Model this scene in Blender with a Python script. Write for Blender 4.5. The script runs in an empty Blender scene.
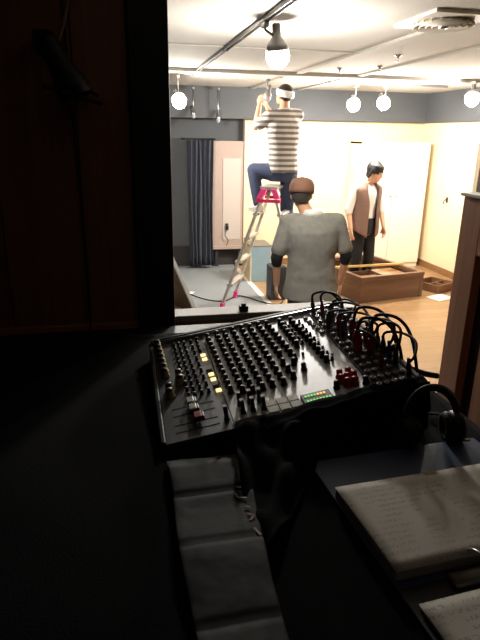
import bpy, bmesh, math, random
from mathutils import Vector as V, Matrix, Euler
random.seed(7)
PI = math.pi
scn = bpy.context.scene
COL = scn.collection

# ------------------------------------------------------------------ camera
PITCH, YAW, ROLL, EYE = math.radians(18.6), math.radians(12.6), math.radians(0.9), 2.0
fw = V((math.sin(YAW)*math.cos(PITCH), math.cos(YAW)*math.cos(PITCH), -math.sin(PITCH)))
r0 = V((math.cos(YAW), -math.sin(YAW), 0)); u0 = r0.cross(fw)
rt = math.cos(ROLL)*r0 + math.sin(ROLL)*u0
up = math.cos(ROLL)*u0 - math.sin(ROLL)*r0
cam_d = bpy.data.cameras.new('camera'); cam = bpy.data.objects.new('camera', cam_d); COL.objects.link(cam)
cam.matrix_world = Matrix(((rt.x, up.x, -fw.x, 0), (rt.y, up.y, -fw.y, 0), (rt.z, up.z, -fw.z, EYE), (0, 0, 0, 1)))
cam_d.sensor_fit = 'VERTICAL'; cam_d.sensor_height = 24; cam_d.lens = 24*550/640
cam_d.clip_start = 0.02
scn.camera = cam

# ------------------------------------------------------------------ world, exposure
w = bpy.data.worlds.new('world'); scn.world = w; w.use_nodes = True
w.node_tree.nodes['Background'].inputs[0].default_value = (0.02, 0.022, 0.03, 1)
w.node_tree.nodes['Background'].inputs[1].default_value = 0.15
scn.view_settings.view_transform = 'Standard'; scn.view_settings.look = 'None'
scn.view_settings.gamma = 1; scn.view_settings.use_curve_mapping = False
scn.view_settings.exposure = 0.0
LAMP_W = 125.0          # watts of one stage lamp

# ------------------------------------------------------------------ materials
def srgb(c):
    return tuple(((x/255)/12.92 if x/255 <= .04045 else ((x/255+.055)/1.055)**2.4) for x in c)
MATS = {}
def mat(name, rgb, rough=.6, metal=0, var=.0, vscale=8, bump=0, bscale=40, emit=None, estr=0, spec=.5, stretch=None, coat=0, trans=0, alpha=1, sheen=0):
    if name in MATS: return MATS[name]
    m = bpy.data.materials.new(name); m.use_nodes = True; MATS[name] = m
    nt = m.node_tree; b = nt.nodes['Principled BSDF']; c = srgb(rgb)
    b.inputs['Base Color'].default_value = (*c, 1); b.inputs['Roughness'].default_value = rough
    b.inputs['Metallic'].default_value = metal; b.inputs['Specular IOR Level'].default_value = spec
    if coat: b.inputs['Coat Weight'].default_value = coat
    if trans: b.inputs['Transmission Weight'].default_value = trans
    if alpha < 1: b.inputs['Alpha'].default_value = alpha
    if sheen: b.inputs['Sheen Weight'].default_value = sheen
    if emit: b.inputs['Emission Color'].default_value = (*srgb(emit), 1); b.inputs['Emission Strength'].default_value = estr
    tc = nt.nodes.new('ShaderNodeTexCoord'); mp = nt.nodes.new('ShaderNodeMapping')
    nt.links.new(tc.outputs['Object'], mp.inputs[0])
    if stretch: mp.inputs['Scale'].default_value = stretch
    if var:
        n = nt.nodes.new('ShaderNodeTexNoise'); n.inputs['Scale'].default_value = vscale; n.inputs['Detail'].default_value = 4
        nt.links.new(mp.outputs[0], n.inputs['Vector'])
        r = nt.nodes.new('ShaderNodeValToRGB')
        r.color_ramp.elements[0].position = .3; r.color_ramp.elements[1].position = .7
        r.color_ramp.elements[0].color = (*[x*(1-var) for x in c], 1); r.color_ramp.elements[1].color = (*[min(1, x*(1+var)) for x in c], 1)
        nt.links.new(n.outputs['Fac'], r.inputs[0]); nt.links.new(r.outputs[0], b.inputs['Base Color'])
    if bump:
        n2 = nt.nodes.new('ShaderNodeTexNoise'); n2.inputs['Scale'].default_value = bscale
        nt.links.new(mp.outputs[0], n2.inputs['Vector'])
        bp = nt.nodes.new('ShaderNodeBump'); bp.inputs['Strength'].default_value = bump; bp.inputs['Distance'].default_value = .01
        nt.links.new(n2.outputs['Fac'], bp.inputs['Height']); nt.links.new(bp.outputs[0], b.inputs['Normal'])
    return m

def stripe_mat(name, c1, c2, period, duty=.5):
    m = bpy.data.materials.new(name); m.use_nodes = True; nt = m.node_tree; b = nt.nodes['Principled BSDF']
    b.inputs['Roughness'].default_value = .9
    tc = nt.nodes.new('ShaderNodeTexCoord'); sx = nt.nodes.new('ShaderNodeSeparateXYZ'); nt.links.new(tc.outputs['Object'], sx.inputs[0])
    a = nt.nodes.new('ShaderNodeMath'); a.operation = 'DIVIDE'; a.inputs[1].default_value = period; nt.links.new(sx.outputs[2], a.inputs[0])
    f = nt.nodes.new('ShaderNodeMath'); f.operation = 'FRACT'; nt.links.new(a.outputs[0], f.inputs[0])
    g = nt.nodes.new('ShaderNodeMath'); g.operation = 'GREATER_THAN'; g.inputs[1].default_value = duty; nt.links.new(f.outputs[0], g.inputs[0])
    mx = nt.nodes.new('ShaderNodeMix'); mx.data_type = 'RGBA'
    mx.inputs[6].default_value = (*srgb(c1), 1); mx.inputs[7].default_value = (*srgb(c2), 1)
    nt.links.new(g.outputs[0], mx.inputs[0]); nt.links.new(mx.outputs[2], b.inputs['Base Color'])
    return m

def plank_mat(name, c1, c2, bw, rh, rough=.35, rot=0, mortar=(70, 45, 25)):
    m = bpy.data.materials.new(name); m.use_nodes = True; nt = m.node_tree; b = nt.nodes['Principled BSDF']
    b.inputs['Roughness'].default_value = rough
    tc = nt.nodes.new('ShaderNodeTexCoord'); mp = nt.nodes.new('ShaderNodeMapping'); mp.inputs['Rotation'].default_value = (0, 0, rot)
    nt.links.new(tc.outputs['Object'], mp.inputs[0])
    br = nt.nodes.new('ShaderNodeTexBrick'); br.inputs['Scale'].default_value = 1; br.inputs['Brick Width'].default_value = bw
    br.inputs['Row Height'].default_value = rh; br.inputs['Mortar Size'].default_value = .0018
    br.inputs['Color1'].default_value = (*srgb(c1), 1); br.inputs['Color2'].default_value = (*srgb(c2), 1); br.inputs['Mortar'].default_value = (*srgb(mortar), 1)
    nt.links.new(mp.outputs[0], br.inputs[0])
    n = nt.nodes.new('ShaderNodeTexNoise'); n.inputs['Scale'].default_value = 6; n.inputs['Detail'].default_value = 6
    mp2 = nt.nodes.new('ShaderNodeMapping'); mp2.inputs['Scale'].default_value = (1, 9, 1); mp2.inputs['Rotation'].default_value = (0, 0, rot)
    nt.links.new(tc.outputs['Object'], mp2.inputs[0]); nt.links.new(mp2.outputs[0], n.inputs['Vector'])
    mx = nt.nodes.new('ShaderNodeMix'); mx.data_type = 'RGBA'; mx.blend_type = 'MULTIPLY'; mx.inputs[0].default_value = .35
    nt.links.new(br.outputs[0], mx.inputs[6]); nt.links.new(n.outputs['Color'], mx.inputs[7]); nt.links.new(mx.outputs[2], b.inputs['Base Color'])
    return m

def wood_mat(name, c1, c2, rough=.5, axis=2, scale=14):
    m = bpy.data.materials.new(name); m.use_nodes = True; nt = m.node_tree; b = nt.nodes['Principled BSDF']
    b.inputs['Roughness'].default_value = rough
    tc = nt.nodes.new('ShaderNodeTexCoord'); mp = nt.nodes.new('ShaderNodeMapping')
    s = [scale]*3; s[axis] = scale*.06; mp.inputs['Scale'].default_value = s
    nt.links.new(tc.outputs['Object'], mp.inputs[0])
    n = nt.nodes.new('ShaderNodeTexNoise'); n.inputs['Scale'].default_value = 2; n.inputs['Detail'].default_value = 6; n.inputs['Distortion'].default_value = .6
    nt.links.new(mp.outputs[0], n.inputs['Vector'])
    r = nt.nodes.new('ShaderNodeValToRGB'); r.color_ramp.elements[0].position = .3; r.color_ramp.elements[1].position = .7
    r.color_ramp.elements[0].color = (*srgb(c1), 1); r.color_ramp.elements[1].color = (*srgb(c2), 1)
    nt.links.new(n.outputs['Fac'], r.inputs[0]); nt.links.new(r.outputs[0], b.inputs['Base Color'])
    return m

def page_mat(name, rot=0):
    """paper with faint lines of handwriting (flat print)"""
    m = bpy.data.materials.new(name); m.use_nodes = True; nt = m.node_tree; b = nt.nodes['Principled BSDF']
    b.inputs['Roughness'].default_value = .85
    tc = nt.nodes.new('ShaderNodeTexCoord'); mp = nt.nodes.new('ShaderNodeMapping'); nt.links.new(tc.outputs['Object'], mp.inputs[0])
    sx = nt.nodes.new('ShaderNodeSeparateXYZ'); nt.links.new(mp.outputs[0], sx.inputs[0])
    def mth(op, a, bval):
        k = nt.nodes.new('ShaderNodeMath'); k.operation = op
        if isinstance(a, (int, float)): k.inputs[0].default_value = a
        else: nt.links.new(a, k.inputs[0])
        if bval is not None:
            if isinstance(bval, (int, float)): k.inputs[1].default_value = bval
            else: nt.links.new(bval, k.inputs[1])
        return k.outputs[0]
    row = mth('FRACT', mth('DIVIDE', sx.outputs[1], .016), None)
    inrow = mth('LESS_THAN', row, .5)
    n = nt.nodes.new('ShaderNodeTexNoise'); n.inputs['Scale'].default_value = 260; n.inputs['Detail'].default_value = 2; nt.links.new(mp.outputs[0], n.inputs['Vector'])
    ink = mth('GREATER_THAN', n.outputs['Fac'], .53)
    n2 = nt.nodes.new('ShaderNodeTexNoise'); n2.inputs['Scale'].default_value = 16; nt.links.new(mp.outputs[0], n2.inputs['Vector'])
    blk = mth('GREATER_THAN', n2.outputs['Fac'], .48)
    f = mth('MULTIPLY', mth('MULTIPLY', inrow, ink), mth('MULTIPLY', blk, .38))
    mx = nt.nodes.new('ShaderNodeMix'); mx.data_type = 'RGBA'
    mx.inputs[6].default_value = (*srgb((214, 208, 196)), 1); mx.inputs[7].default_value = (*srgb((60, 62, 80)), 1)
    nt.links.new(f, mx.inputs[0]); nt.links.new(mx.outputs[2], b.inputs['Base Color'])
    return m

BLACK = mat('black_plastic', (16, 16, 17), .45)
RUBBER = mat('black_rubber', (14, 14, 15), .6)
STEEL = mat('steel', (170, 170, 172), .3, 1)
ALU = mat('aluminium', (205, 203, 196), .42, .7, var=.05)
WHITE = mat('white_paint', (232, 230, 222), .5)
SKIN = mat('skin', (212, 160, 128), .6, var=.05, vscale=20)

# ------------------------------------------------------------------ mesh helper
WM = {}
def wm(o): return WM.get(o, Matrix())
class M:
    def __init__(s): s.v = []; s.f = []
    def add(s, vs, fs):
        k = len(s.v); s.v += [V(a) for a in vs]; s.f += [tuple(i+k for i in f) for f in fs]; return s
    def box(s, lo, hi, mx=None):
        (a, b, c), (d, e, f) = lo, hi
        vs = [V(p) for p in ((a,b,c),(d,b,c),(d,e,c),(a,e,c),(a,b,f),(d,b,f),(d,e,f),(a,e,f))]
        if mx: vs = [mx @ p for p in vs]
        return s.add(vs, [(0,3,2,1),(4,5,6,7),(0,1,5,4),(1,2,6,5),(2,3,7,6),(3,0,4,7)])
    def bar(s, p, q, wx, wy, hint=(0,0,1)):
        """rectangular bar from p to q"""
        p, q = V(p), V(q); d = (q-p).normalized(); a = d.cross(V(hint))
        if a.length < 1e-4: a = d.cross(V((1,0,0)))
        a.normalize(); b = a.cross(d).normalized(); a *= wx/2; b *= wy/2
        vs = [p-a-b, p+a-b, p+a+b, p-a+b, q-a-b, q+a-b, q+a+b, q-a+b]
        return s.add(vs, [(0,3,2,1),(4,5,6,7),(0,1,5,4),(1,2,6,5),(2,3,7,6),(3,0,4,7)])
    def rings(s, rs, cap=True, closed=False):
        n = len(rs[0]); vs = [p for r in rs for p in r]; fs = []
        for i in range(len(rs)-1):
            for j in range(n): fs.append((i*n+j, i*n+(j+1)%n, (i+1)*n+(j+1)%n, (i+1)*n+j))
        if cap: fs.append(tuple(reversed(range(n)))); fs.append(tuple((len(rs)-1)*n+j for j in range(n)))
        return s.add(vs, fs)
    def tube(s, path, r, n=8, r1=None):
        path = [V(p) for p in path]; rs = []; prev = None
        for i, p in enumerate(path):
            d = (path[min(i+1, len(path)-1)] - path[max(i-1, 0)]).normalized()
            if prev is None:
                a = d.orthogonal().normalized()
            else:
                a = prev - d*prev.dot(d); a = a.normalized() if a.length > 1e-6 else d.orthogonal().normalized()
            prev = a; b = d.cross(a)
            rr = r if r1 is None else r+(r1-r)*i/max(1, len(path)-1)
            rs.append([p + (a*math.cos(t)+b*math.sin(t))*rr for t in [2*PI*k/n for k in range(n)]])
        return s.rings(rs)
    def lathe(s, prof, c=(0,0,0), axis=(0,0,1), n=16):
        """prof: (radius, height) list along axis from c"""
        c, z = V(c), V(axis).normalized(); a = z.orthogonal().normalized(); b = z.cross(a)
        return s.rings([[c+z*h+(a*math.cos(2*PI*k/n)+b*math.sin(2*PI*k/n))*max(r, 1e-4) for k in range(n)] for r, h in prof])
    def loft(s, secs, n=20, power=2.0):
        """secs: (centre, lateral vector, forward vector)"""
        rs = []
        for c, a, b in secs:
            c, a, b = V(c), V(a), V(b); ring = []
            for k in range(n):
                t = 2*PI*k/n; x, y = math.cos(t), math.sin(t)
                ring.append(c + a*math.copysign(abs(x)**(2/power), x) + b*math.copysign(abs(y)**(2/power), y))
            rs.append(ring)
        return s.rings(rs)
    def cap(s, p, q, r0, r1, n=14):
        p, q = V(p), V(q); d = (q-p).normalized(); a = d.orthogonal().normalized(); b = d.cross(a); rs = []
        def ring(c, r): return [c+(a*math.cos(2*PI*k/n)+b*math.sin(2*PI*k/n))*r for k in range(n)]
        for t in (-80, -50, -25): t = math.radians(t); rs.append(ring(p+d*r0*math.sin(t), r0*math.cos(t)))
        for k in range(5): rs.append(ring(p.lerp(q, k/4), r0+(r1-r0)*k/4))
        for t in (25, 50, 80): t = math.radians(t); rs.append(ring(q+d*r1*math.sin(t), r1*math.cos(t)))
        return s.rings(rs)
    def ell(s, c, ax, ay, az, n=16, m=9):
        c, ax, ay, az = V(c), V(ax), V(ay), V(az); rs = []
        for i in range(m):
            t = math.radians(-86+172*i/(m-1))
            rs.append([c+az*math.sin(t)+(ax*math.cos(2*PI*k/n)+ay*math.sin(2*PI*k/n))*math.cos(t) for k in range(n)])
        return s.rings(rs)
    def grid(s, fn, nu, nv, closed_u=False):
        vs = [fn(i/nu, j/nv) for j in range(nv+1) for i in range(nu+1)]
        return s.add(vs, [(j*(nu+1)+i, j*(nu+1)+i+1, (j+1)*(nu+1)+i+1, (j+1)*(nu+1)+i) for j in range(nv) for i in range(nu)])
    def build(s, name, m, parent=None, smooth=False, bevel=0, local=False, solid=0):
        vs = s.v; loc = V((0,0,0))
        if parent is not None and not local:
            inv = wm(parent).inverted(); vs = [inv @ p for p in vs]
        elif parent is None:
            lo = V([min(p[k] for p in vs) for k in range(3)]); hi = V([max(p[k] for p in vs) for k in range(3)])
            loc = V(((lo.x+hi.x)/2, (lo.y+hi.y)/2, lo.z)); vs = [p-loc for p in vs]
        me = bpy.data.meshes.new(name); me.from_pydata([tuple(p) for p in vs], [], s.f); me.materials.append(m)
        bm = bmesh.new(); bm.from_mesh(me); bmesh.ops.recalc_face_normals(bm, faces=bm.faces); bm.to_mesh(me); bm.free()
        o = bpy.data.objects.new(name, me); COL.objects.link(o)
        if parent is not None: o.parent = parent; WM[o] = wm(parent).copy()
        else: o.location = loc; WM[o] = Matrix.Translation(loc)
        if smooth:
            for p in me.polygons: p.use_smooth = True
        if solid: k = o.modifiers.new('thickness', 'SOLIDIFY'); k.thickness = solid; k.offset = 0
        if bevel: k = o.modifiers.new('bevel', 'BEVEL'); k.width = bevel; k.segments = 2; k.limit_method = 'ANGLE'
        return o
def tag(o, label, cat, group=None):
    o['label'] = label; o['category'] = cat
    if group: o['group'] = group
    return o
def struct(o): o['kind'] = 'structure'; return o
def thing(name, loc, label, cat, group=None, mx=None):
    o = bpy.data.objects.new(name, None); COL.objects.link(o); o.empty_display_size = .1
    WM[o] = mx.copy() if mx else Matrix.Translation(V(loc)); o.matrix_world = WM[o]
    return tag(o, label, cat, group)
def smooth_path(pts, k=6):
    pts = [V(p) for p in pts]; out = []
    for i in range(len(pts)-1):
        p0, p1, p2, p3 = pts[max(i-1, 0)], pts[i], pts[i+1], pts[min(i+2, len(pts)-1)]
        for j in range(k):
            t = j/k; out.append(.5*((2*p1)+(p2-p0)*t+(2*p0-5*p1+4*p2-p3)*t*t+(3*p1-p0-3*p2+p3)*t**3))
    return out+[pts[-1]]

# ================================================================== SETTING
ZC = 2.64
BW = (252, 236, 200)
WALL = mat('wall_cream', (236, 216, 180), .8, var=.03, vscale=3, bump=.05, bscale=60)
GREYW = mat('wall_grey', (80, 82, 84), .85, var=.06, vscale=4)
CEIL = mat('ceiling_paint', (190, 185, 176), .9, var=.03, vscale=2)
BEAM = mat('beam_grey', (80, 82, 84), .7, var=.05, vscale=3)
DKWOOD = wood_mat('dark_panel_wood', (122, 78, 55), (150, 98, 70), .45)
DKWOOD2 = wood_mat('trim_wood', (160, 104, 64), (186, 130, 84), .5, axis=0)
BASEB = wood_mat('baseboard_wood', (128, 92, 58), (150, 110, 70), .5, axis=1)
FLOORW = plank_mat('floor_wood', (182, 144, 102), (168, 130, 90), 1.8, .15, .32, 0)
GREYF = mat('floor_grey', (134, 138, 140), .6, var=.06, vscale=3, bump=.04)
BOOTHB = mat('booth_black', (20, 20, 22), .7, var=.1)

struct(M().box((1.8, 1.9, -.1), (4.85, 8.5, 0)).build('floor', FLOORW))
struct(M().box((-2, 2.12, -.1), (1.8, 8.62, 0)).build('floor', GREYF))
struct(M().box((-2, -1.5, .35), (1.75, 2.0, .45)).build('floor', BOOTHB))
struct(M().box((-2, -1.5, ZC), (4.95, 8.7, ZC+.1)).build('ceiling', CEIL))
struct(M().box((1.93, 8.5, 0), (4.95, 8.62, ZC)).build('wall_back', WALL))
struct(M().box((-2, 8.62, 0), (1.95, 8.72, ZC)).build('wall_back', GREYW))
# right wall with a doorway
struct(M().box((4.85, 7.0, 0), (4.95, 8.5, ZC)).box((4.85, 1.9, 0), (4.95, 6.0, ZC)).box((4.85, 6.0, 1.97), (4.95, 7.0, ZC)).build('wall_right', WALL))
d1 = struct(M().box((4.90, 6.0, 0), (4.94, 7.0, 1.97)).build('door_1', mat('door_dark', (38, 32, 30), .5)))
M().lathe([(.02, 0), (.02, .02), (.008, .025), (.008, .05), (.024, .052), (.02, .08)], (4.90, 6.1, .95), (-1, 0, 0), 12).build('door_handle', STEEL, d1, smooth=True)
struct(M().box((4.835, 6.96, 0), (4.90, 7.02, 2.0)).box((4.835, 5.98, 0), (4.9, 6.04, 2.0)).box((4.835, 6.04, 1.95), (4.9, 6.96, 2.0)).build('trim_1', mat('door_frame_cream', (225, 208, 176), .6)))
struct(M().box((-2.1, 2.12, 0), (-2, 8.72, ZC)).build('wall_left', GREYW))
struct(M().box((-2.1, -1.6, 0), (-2, 2.0, ZC)).build('wall_booth_left', BOOTHB))
struct(M().box((-2.1, -1.6, 0), (1.85, -1.5, ZC)).build('wall_booth_back', BOOTHB))
struct(M().box((1.75, -1.5, 0), (1.85, 1.9, ZC)).build('wall_light_block', BOOTHB))  # unseen side wall, added to keep stage light out of the booth
# front wall of the booth: dark panelled wall, black post, half wall with sill
wf = struct(M().box((-2, 2.02, 0), (.06, 2.12, ZC)).build('wall_front', mat('panel_joint', (12, 9, 8), .8)))
xs = [-2.0, -1.45, -.92, -.385, -.118, .058]
for a, b in zip(xs[:-1], xs[1:]):
    M().box((a+.002, 2.0, .46), (b-.002, 2.025, 1.268)).build('panel', DKWOOD, wf, bevel=.002)
    M().box((a+.002, 2.0, 1.332), (b-.002, 2.025, ZC-.005)).build('panel', DKWOOD, wf, bevel=.002)
struct(M().box((-2, 1.985, 1.27), (.06, 2.02, 1.33)).build('trim_2', DKWOOD2, bevel=.003))
struct(M().box((.06, 1.97, .45), (.19, 2.14, ZC)).build('post_black', mat('post_black', (18, 18, 20), .6), bevel=.004))
bpy.data.objects['post_black'].name = 'trim_3'
struct(M().box((.19, 2.02, 0), (.93, 2.12, 1.305)).build('wall_half', DKWOOD))
struct(M().box((.19, 2.025, 1.305), (.95, 2.125, 1.33)).build('window_sill', mat('sill_paint', (150, 144, 132), .5, var=.08, vscale=10), bevel=.004))
bpy.data.objects['window_sill'].name = 'trim_4'
struct(M().box((-2, 1.985, .45), (.19, 2.0, .53)).build('baseboard_front', BOOTHB))
# beams
struct(M().box((-2, 8.2, 2.22), (4.85, 8.5, ZC)).build('beam_back', BEAM)); bpy.data.objects['beam_back'].name = 'trim_5'
struct(M().box((4.72, 2.0, 2.22), (4.85, 8.2, ZC)).build('trim_6', BEAM))
# ceiling battens on the panel joints
CB = mat('ceiling_batten', (182, 176, 166), .8)
for i, (lo, hi) in enumerate((((1.93, 2.1, ZC-.018), (1.99, 8.2, ZC)), ((2.62, 2.1, ZC-.018), (2.68, 8.2, ZC)), ((-2, 6.1, ZC-.035), (4.72, 6.2, ZC)), ((-2, 4.55, ZC-.008), (1.93, 4.58, ZC)))):
    struct(M().box(lo, hi).build('trim_%d' % (7+i), CB))
struct(M().box((4.832, 7.02, 0), (4.85, 8.5, .10)).build('baseboard_right', BASEB, bevel=.003))
struct(M().box((1.93, 8.48, 0), (4.83, 8.5, .10)).build('baseboard_back', wood_mat('baseboard_wood_x', (128, 92, 58), (150, 110, 70), .5, axis=0), bevel=.003))
struct(M().box((-2, 8.6, 0), (1.93, 8.62, .32)).build('baseboard_left', mat('baseboard_dark', (44, 40, 40), .7)))

# ================================================================== STAGE THINGS
# wardrobe
wd = thing('wardrobe', (4.2, 8.22, 0), 'tall cream two-door wardrobe in the corner behind the man in the vest', 'wardrobe')
CREAM = mat('wardrobe_cream', (246, 238, 214), .45)
M().box((3.62, 8.02, 0), (4.74, 8.47, .07)).box((3.62, 8.02, .07), (3.64, 8.47, 1.93)).box((4.72, 8.02, .07), (4.74, 8.47, 1.93)).box((3.64, 8.45, .07), (4.72, 8.47, 1.93)).box((3.62, 8.02, 1.9), (4.74, 8.47, 1.93)).build('carcass', CREAM, wd, bevel=.003)
for a, b, hx in ((3.622, 4.176, 4.14), (4.184, 4.738, 4.22)):
    d = M().box((a, 8.0, .075), (b, 8.02, 1.925)).build('door', CREAM, wd, bevel=.003)
    M().lathe([(.008, 0), (.008, .015), (.017, .02), (.015, .03), (.005, .034)], (hx, 8.0, 1.14), (0, -1, 0), 12).build('knob', STEEL, d, smooth=True)

# curtain
def cur(u, v):
    x = 1.05+.37*u; ph = u*PI*11
    return V((x+.01*math.sin(v*5+u*9), 8.38+.035*math.sin(ph+.6*math.sin(v*3))+.012*math.sin(ph*2.3), .05+1.87*v))
cu = thing('stage_curtain', (1.23, 8.38, .05), 'dark grey hanging stage curtain with vertical folds on the grey wall', 'curtain')
M().grid(cur, 110, 14).build('fabric', mat('curtain_fabric', (58, 60, 70), .9, var=.08, vscale=30), cu, smooth=True, solid=.006)
M().tube([(.98, 8.38, 1.935), (1.46, 8.38, 1.935)], .012).build('rod', BLACK, cu)
for x in (1.0, 1.44): M().box((x-.012, 8.38, 1.92), (x+.012, 8.615, 1.95)).build('bracket', BLACK, cu)
# pale board beside the curtain
pb = thing('stage_flat', (1.67, 8.55, .0), 'pinkish beige upright stage panel between the grey curtain and the cream wall', 'panel')
PALE = mat('panel_pink_beige', (172, 152, 140), .7, var=.03)
M().box((1.43, 8.52, .33), (1.925, 8.55, 1.91)).build('board', PALE, pb, bevel=.003)
M().box((1.60, 8.512, .42), (1.88, 8.521, 1.66)).build('inset', mat('panel_pale', (190, 178, 168), .7), pb, bevel=.003)
M().box((1.43, 8.46, .28), (1.925, 8.55, .33)).build('ledge', PALE, pb, bevel=.003)
for x in (1.48, 1.85): M().box((x, 8.50, 0), (x+.05, 8.55, .28)).build('leg', mat('baseboard_dark', (0,)*3), pb)
M().tube(smooth_path([(1.66, 8.49, .60), (1.63, 8.47, .5), (1.68, 8.47, .42), (1.65, 8.455, .34)]), .006, 6).box((1.645, 8.49, .58), (1.69, 8.512, .68)).build('switch_cord', BLACK, pb, smooth=True)

# blue box, dark box
bb = thing('display_box', (1.96, 7.68, 0), 'grey-blue fronted wooden box with beige side standing behind the stepladder', 'box')
for x in (1.80, 2.10): M().box((x, 7.45, 0), (x+.02, 7.9, .50)).build('side_panel', mat('box_beige', (222, 200, 160), .6), bb, bevel=.003)
M().box((1.82, 7.45, 0), (2.10, 7.47, .50)).build('front_panel', mat('box_blue', (132, 158, 170), .6, var=.04), bb, bevel=.003)
M().box((1.80, 7.45, .50), (2.12, 7.9, .52)).box((1.82, 7.88, 0), (2.1, 7.9, .5)).build('top_panel', mat('box_top_grey', (112, 104, 92), .6), bb, bevel=.003)
db = thing('speaker_box', (1.95, 6.62, 0), 'small dark grey upright box on the wood floor beside the grey-shirted man', 'box')
M().box((1.85, 6.5, 0), (2.05, 6.74, .43)).build('cabinet', mat('box_charcoal', (66, 70, 74), .6, var=.08), db, bevel=.006)
M().box((1.865, 6.495, .015), (2.035, 6.502, .415)).build('grille', mat('box_grille', (56, 60, 64), .8, bump=.3, bscale=300), db)
M().box((1.87, 6.52, .43), (2.03, 6.72, .436)).build('top_pad', RUBBER, db)

# leaning board on the left
lb = thing('leaning_board', (.7, 6.25, 0), 'brown backed scenery board with white edge leaning beside the black post', 'board')
def lbp(t, y, off): return V((.86-.40*t+off*.93-.38*(y-5.95), y+.07*t, .0+1.0*t+off*.37))
def slab(t0, t1, y0, y1, o0, o1):
    m = M(); vs = [lbp(t, y, o) for o in (o0, o1) for t, y in ((t0, y0), (t1, y0), (t1, y1), (t0, y1))]
    return m.add(vs, [(0,1,2,3),(7,6,5,4),(0,4,5,1),(1,5,6,2),(2,6,7,3),(3,7,4,0)])
slab(.01, 1, 5.97, 6.6, -.02, 0).build('panel', wood_mat('board_brown', (120, 84, 54), (148, 104, 66), .6), lb)
slab(0, 1, 5.95, 5.985, -.03, .004).build('edge_strip', WHITE, lb)
slab(0, 1, 6.585, 6.62, -.03, .004).build('edge_strip', WHITE, lb)
slab(.97, 1.01, 5.95, 6.62, -.03, .005).build('edge_strip', WHITE, lb)
for y in (6.35, 6.55): M().bar((-.1, y, 0), lbp(.9, y, -.03), .03, .02).build('prop', mat('prop_wood', (150, 110, 70), .6), lb)

# tape line, floor cables, scraps
tag(M().box((1.76, 2.4, 0), (1.83, 8.4, .002)).build('floor_tape', mat('tape_white', (222, 216, 206), .6)), 'long white tape line where the grey floor meets the wood floor', 'tape')
tag(M().tube(smooth_path([(.75, 7.2, .008), (1.0, 6.7, .008), (1.25, 6.55, .008), (1.5, 6.75, .008), (1.74, 6.4, .008), (1.9, 6.3, .008), (2.0, 6.45, .008)]), .007, 6).build('floor_cable', RUBBER, smooth=True), 'thin black cable snaking over the grey floor under the stepladder', 'cable')
tag(M().tube(smooth_path([(.9, 5.9, .012), (.98, 5.85, .012), (1.1, 5.9, .012), (1.22, 6.02, .012), (1.4, 6.02, .012), (1.7, 5.9, .012)]), .011, 6).build('floor_cable', RUBBER, smooth=True), 'thick black cable on the grey floor by the leaning board', 'cable')
for x, y, a in ((.83, 6.95, .3), (.90, 7.02, 1.0)):
    tag(M().box((-.05, -.03, 0), (.05, .03, .002), Matrix.Translation((x, y, 0)) @ Matrix.Rotation(a, 4, 'Z')).build('paper_scrap', WHITE), 'white paper scrap lying on the grey floor before the curtain', 'paper', 'paper scraps on the grey floor')

# stepladder ------------------------------------------------
ld = thing('stepladder', (1.7, 6.25, 0), 'aluminium folding stepladder with pink feet and pink hinge locks', 'ladder')
A, B = V((1.15, 6.20, 0)), V((1.43, 6.72, 0)); wdir = (B-A).normalized(); sdir = V((wdir.y, -wdir.x, 0))
mid = (A+B)/2; TOPZ = 1.43; TC = mid+sdir*.52; TC.z = TOPZ
PINK = mat('ladder_pink', (244, 70, 150), .45)
def rail_pts(side, k):
    """side -1: half on the left, 1: half on the right; k -1/1 near and far rail"""
    foot = mid + wdir*(.29*k) + (sdir*1.0 if side > 0 else V((0,0,0))); foot.z = .03
    top = TC + wdir*(.17*k) + sdir*(.05*side); return foot, top
for side in (-1, 1):
    for k in (-1, 1):
        f, t = rail_pts(side, k)
        M().bar(f, t, .055, .03, sdir).build('rail', ALU, ld, bevel=.003)
        M().bar(f+V((0,0,-.03)), f+(t-f)*.045, .075, .045, sdir).build('foot', PINK, ld, bevel=.004)
    f1, t1 = rail_pts(side, -1); f2, t2 = rail_pts(side, 1)
    for q in (.2, .4, .6, .8):
        a, b = f1.lerp(t1, q), f2.lerp(t2, q)
        M().bar(a, b, .075, .028).build('step', ALU, ld, bevel=.003)
# top platform and hinge parts
tm = Matrix.Translation(TC) @ Matrix(((wdir.x, sdir.x, 0, 0), (wdir.y, sdir.y, 0, 0), (0, 0, 1, 0), (0, 0, 0, 1)))
M().box((-.20, -.10, .0), (.20, .10, .03), tm).build('top_plate', ALU, ld, bevel=.004)
for k in (-1, 1):
    for q in (-1, 1):
        hl = M(); tk = tm @ Matrix.Translation((.192*k, 0, 0))
        vs = [tk @ V((x, q*y, z)) for x in (-.02, .02) for y, z in ((.022, .004), (.085, .004), (.135, -.10), (.07, -.10))]
        hl.add(vs, [(0,1,2,3),(7,6,5,4),(0,4,5,1),(1,5,6,2),(2,6,7,3),(3,7,4,0)]).build('hinge_lock', PINK, ld, bevel=.004)
    M().bar(tm @ V((.215*k, -.14, -.125)), tm @ V((.215*k, .14, -.125)), .03, .035).build('spreader_bar', mat('spreader_red', (224, 50, 110), .4), ld)

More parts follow.
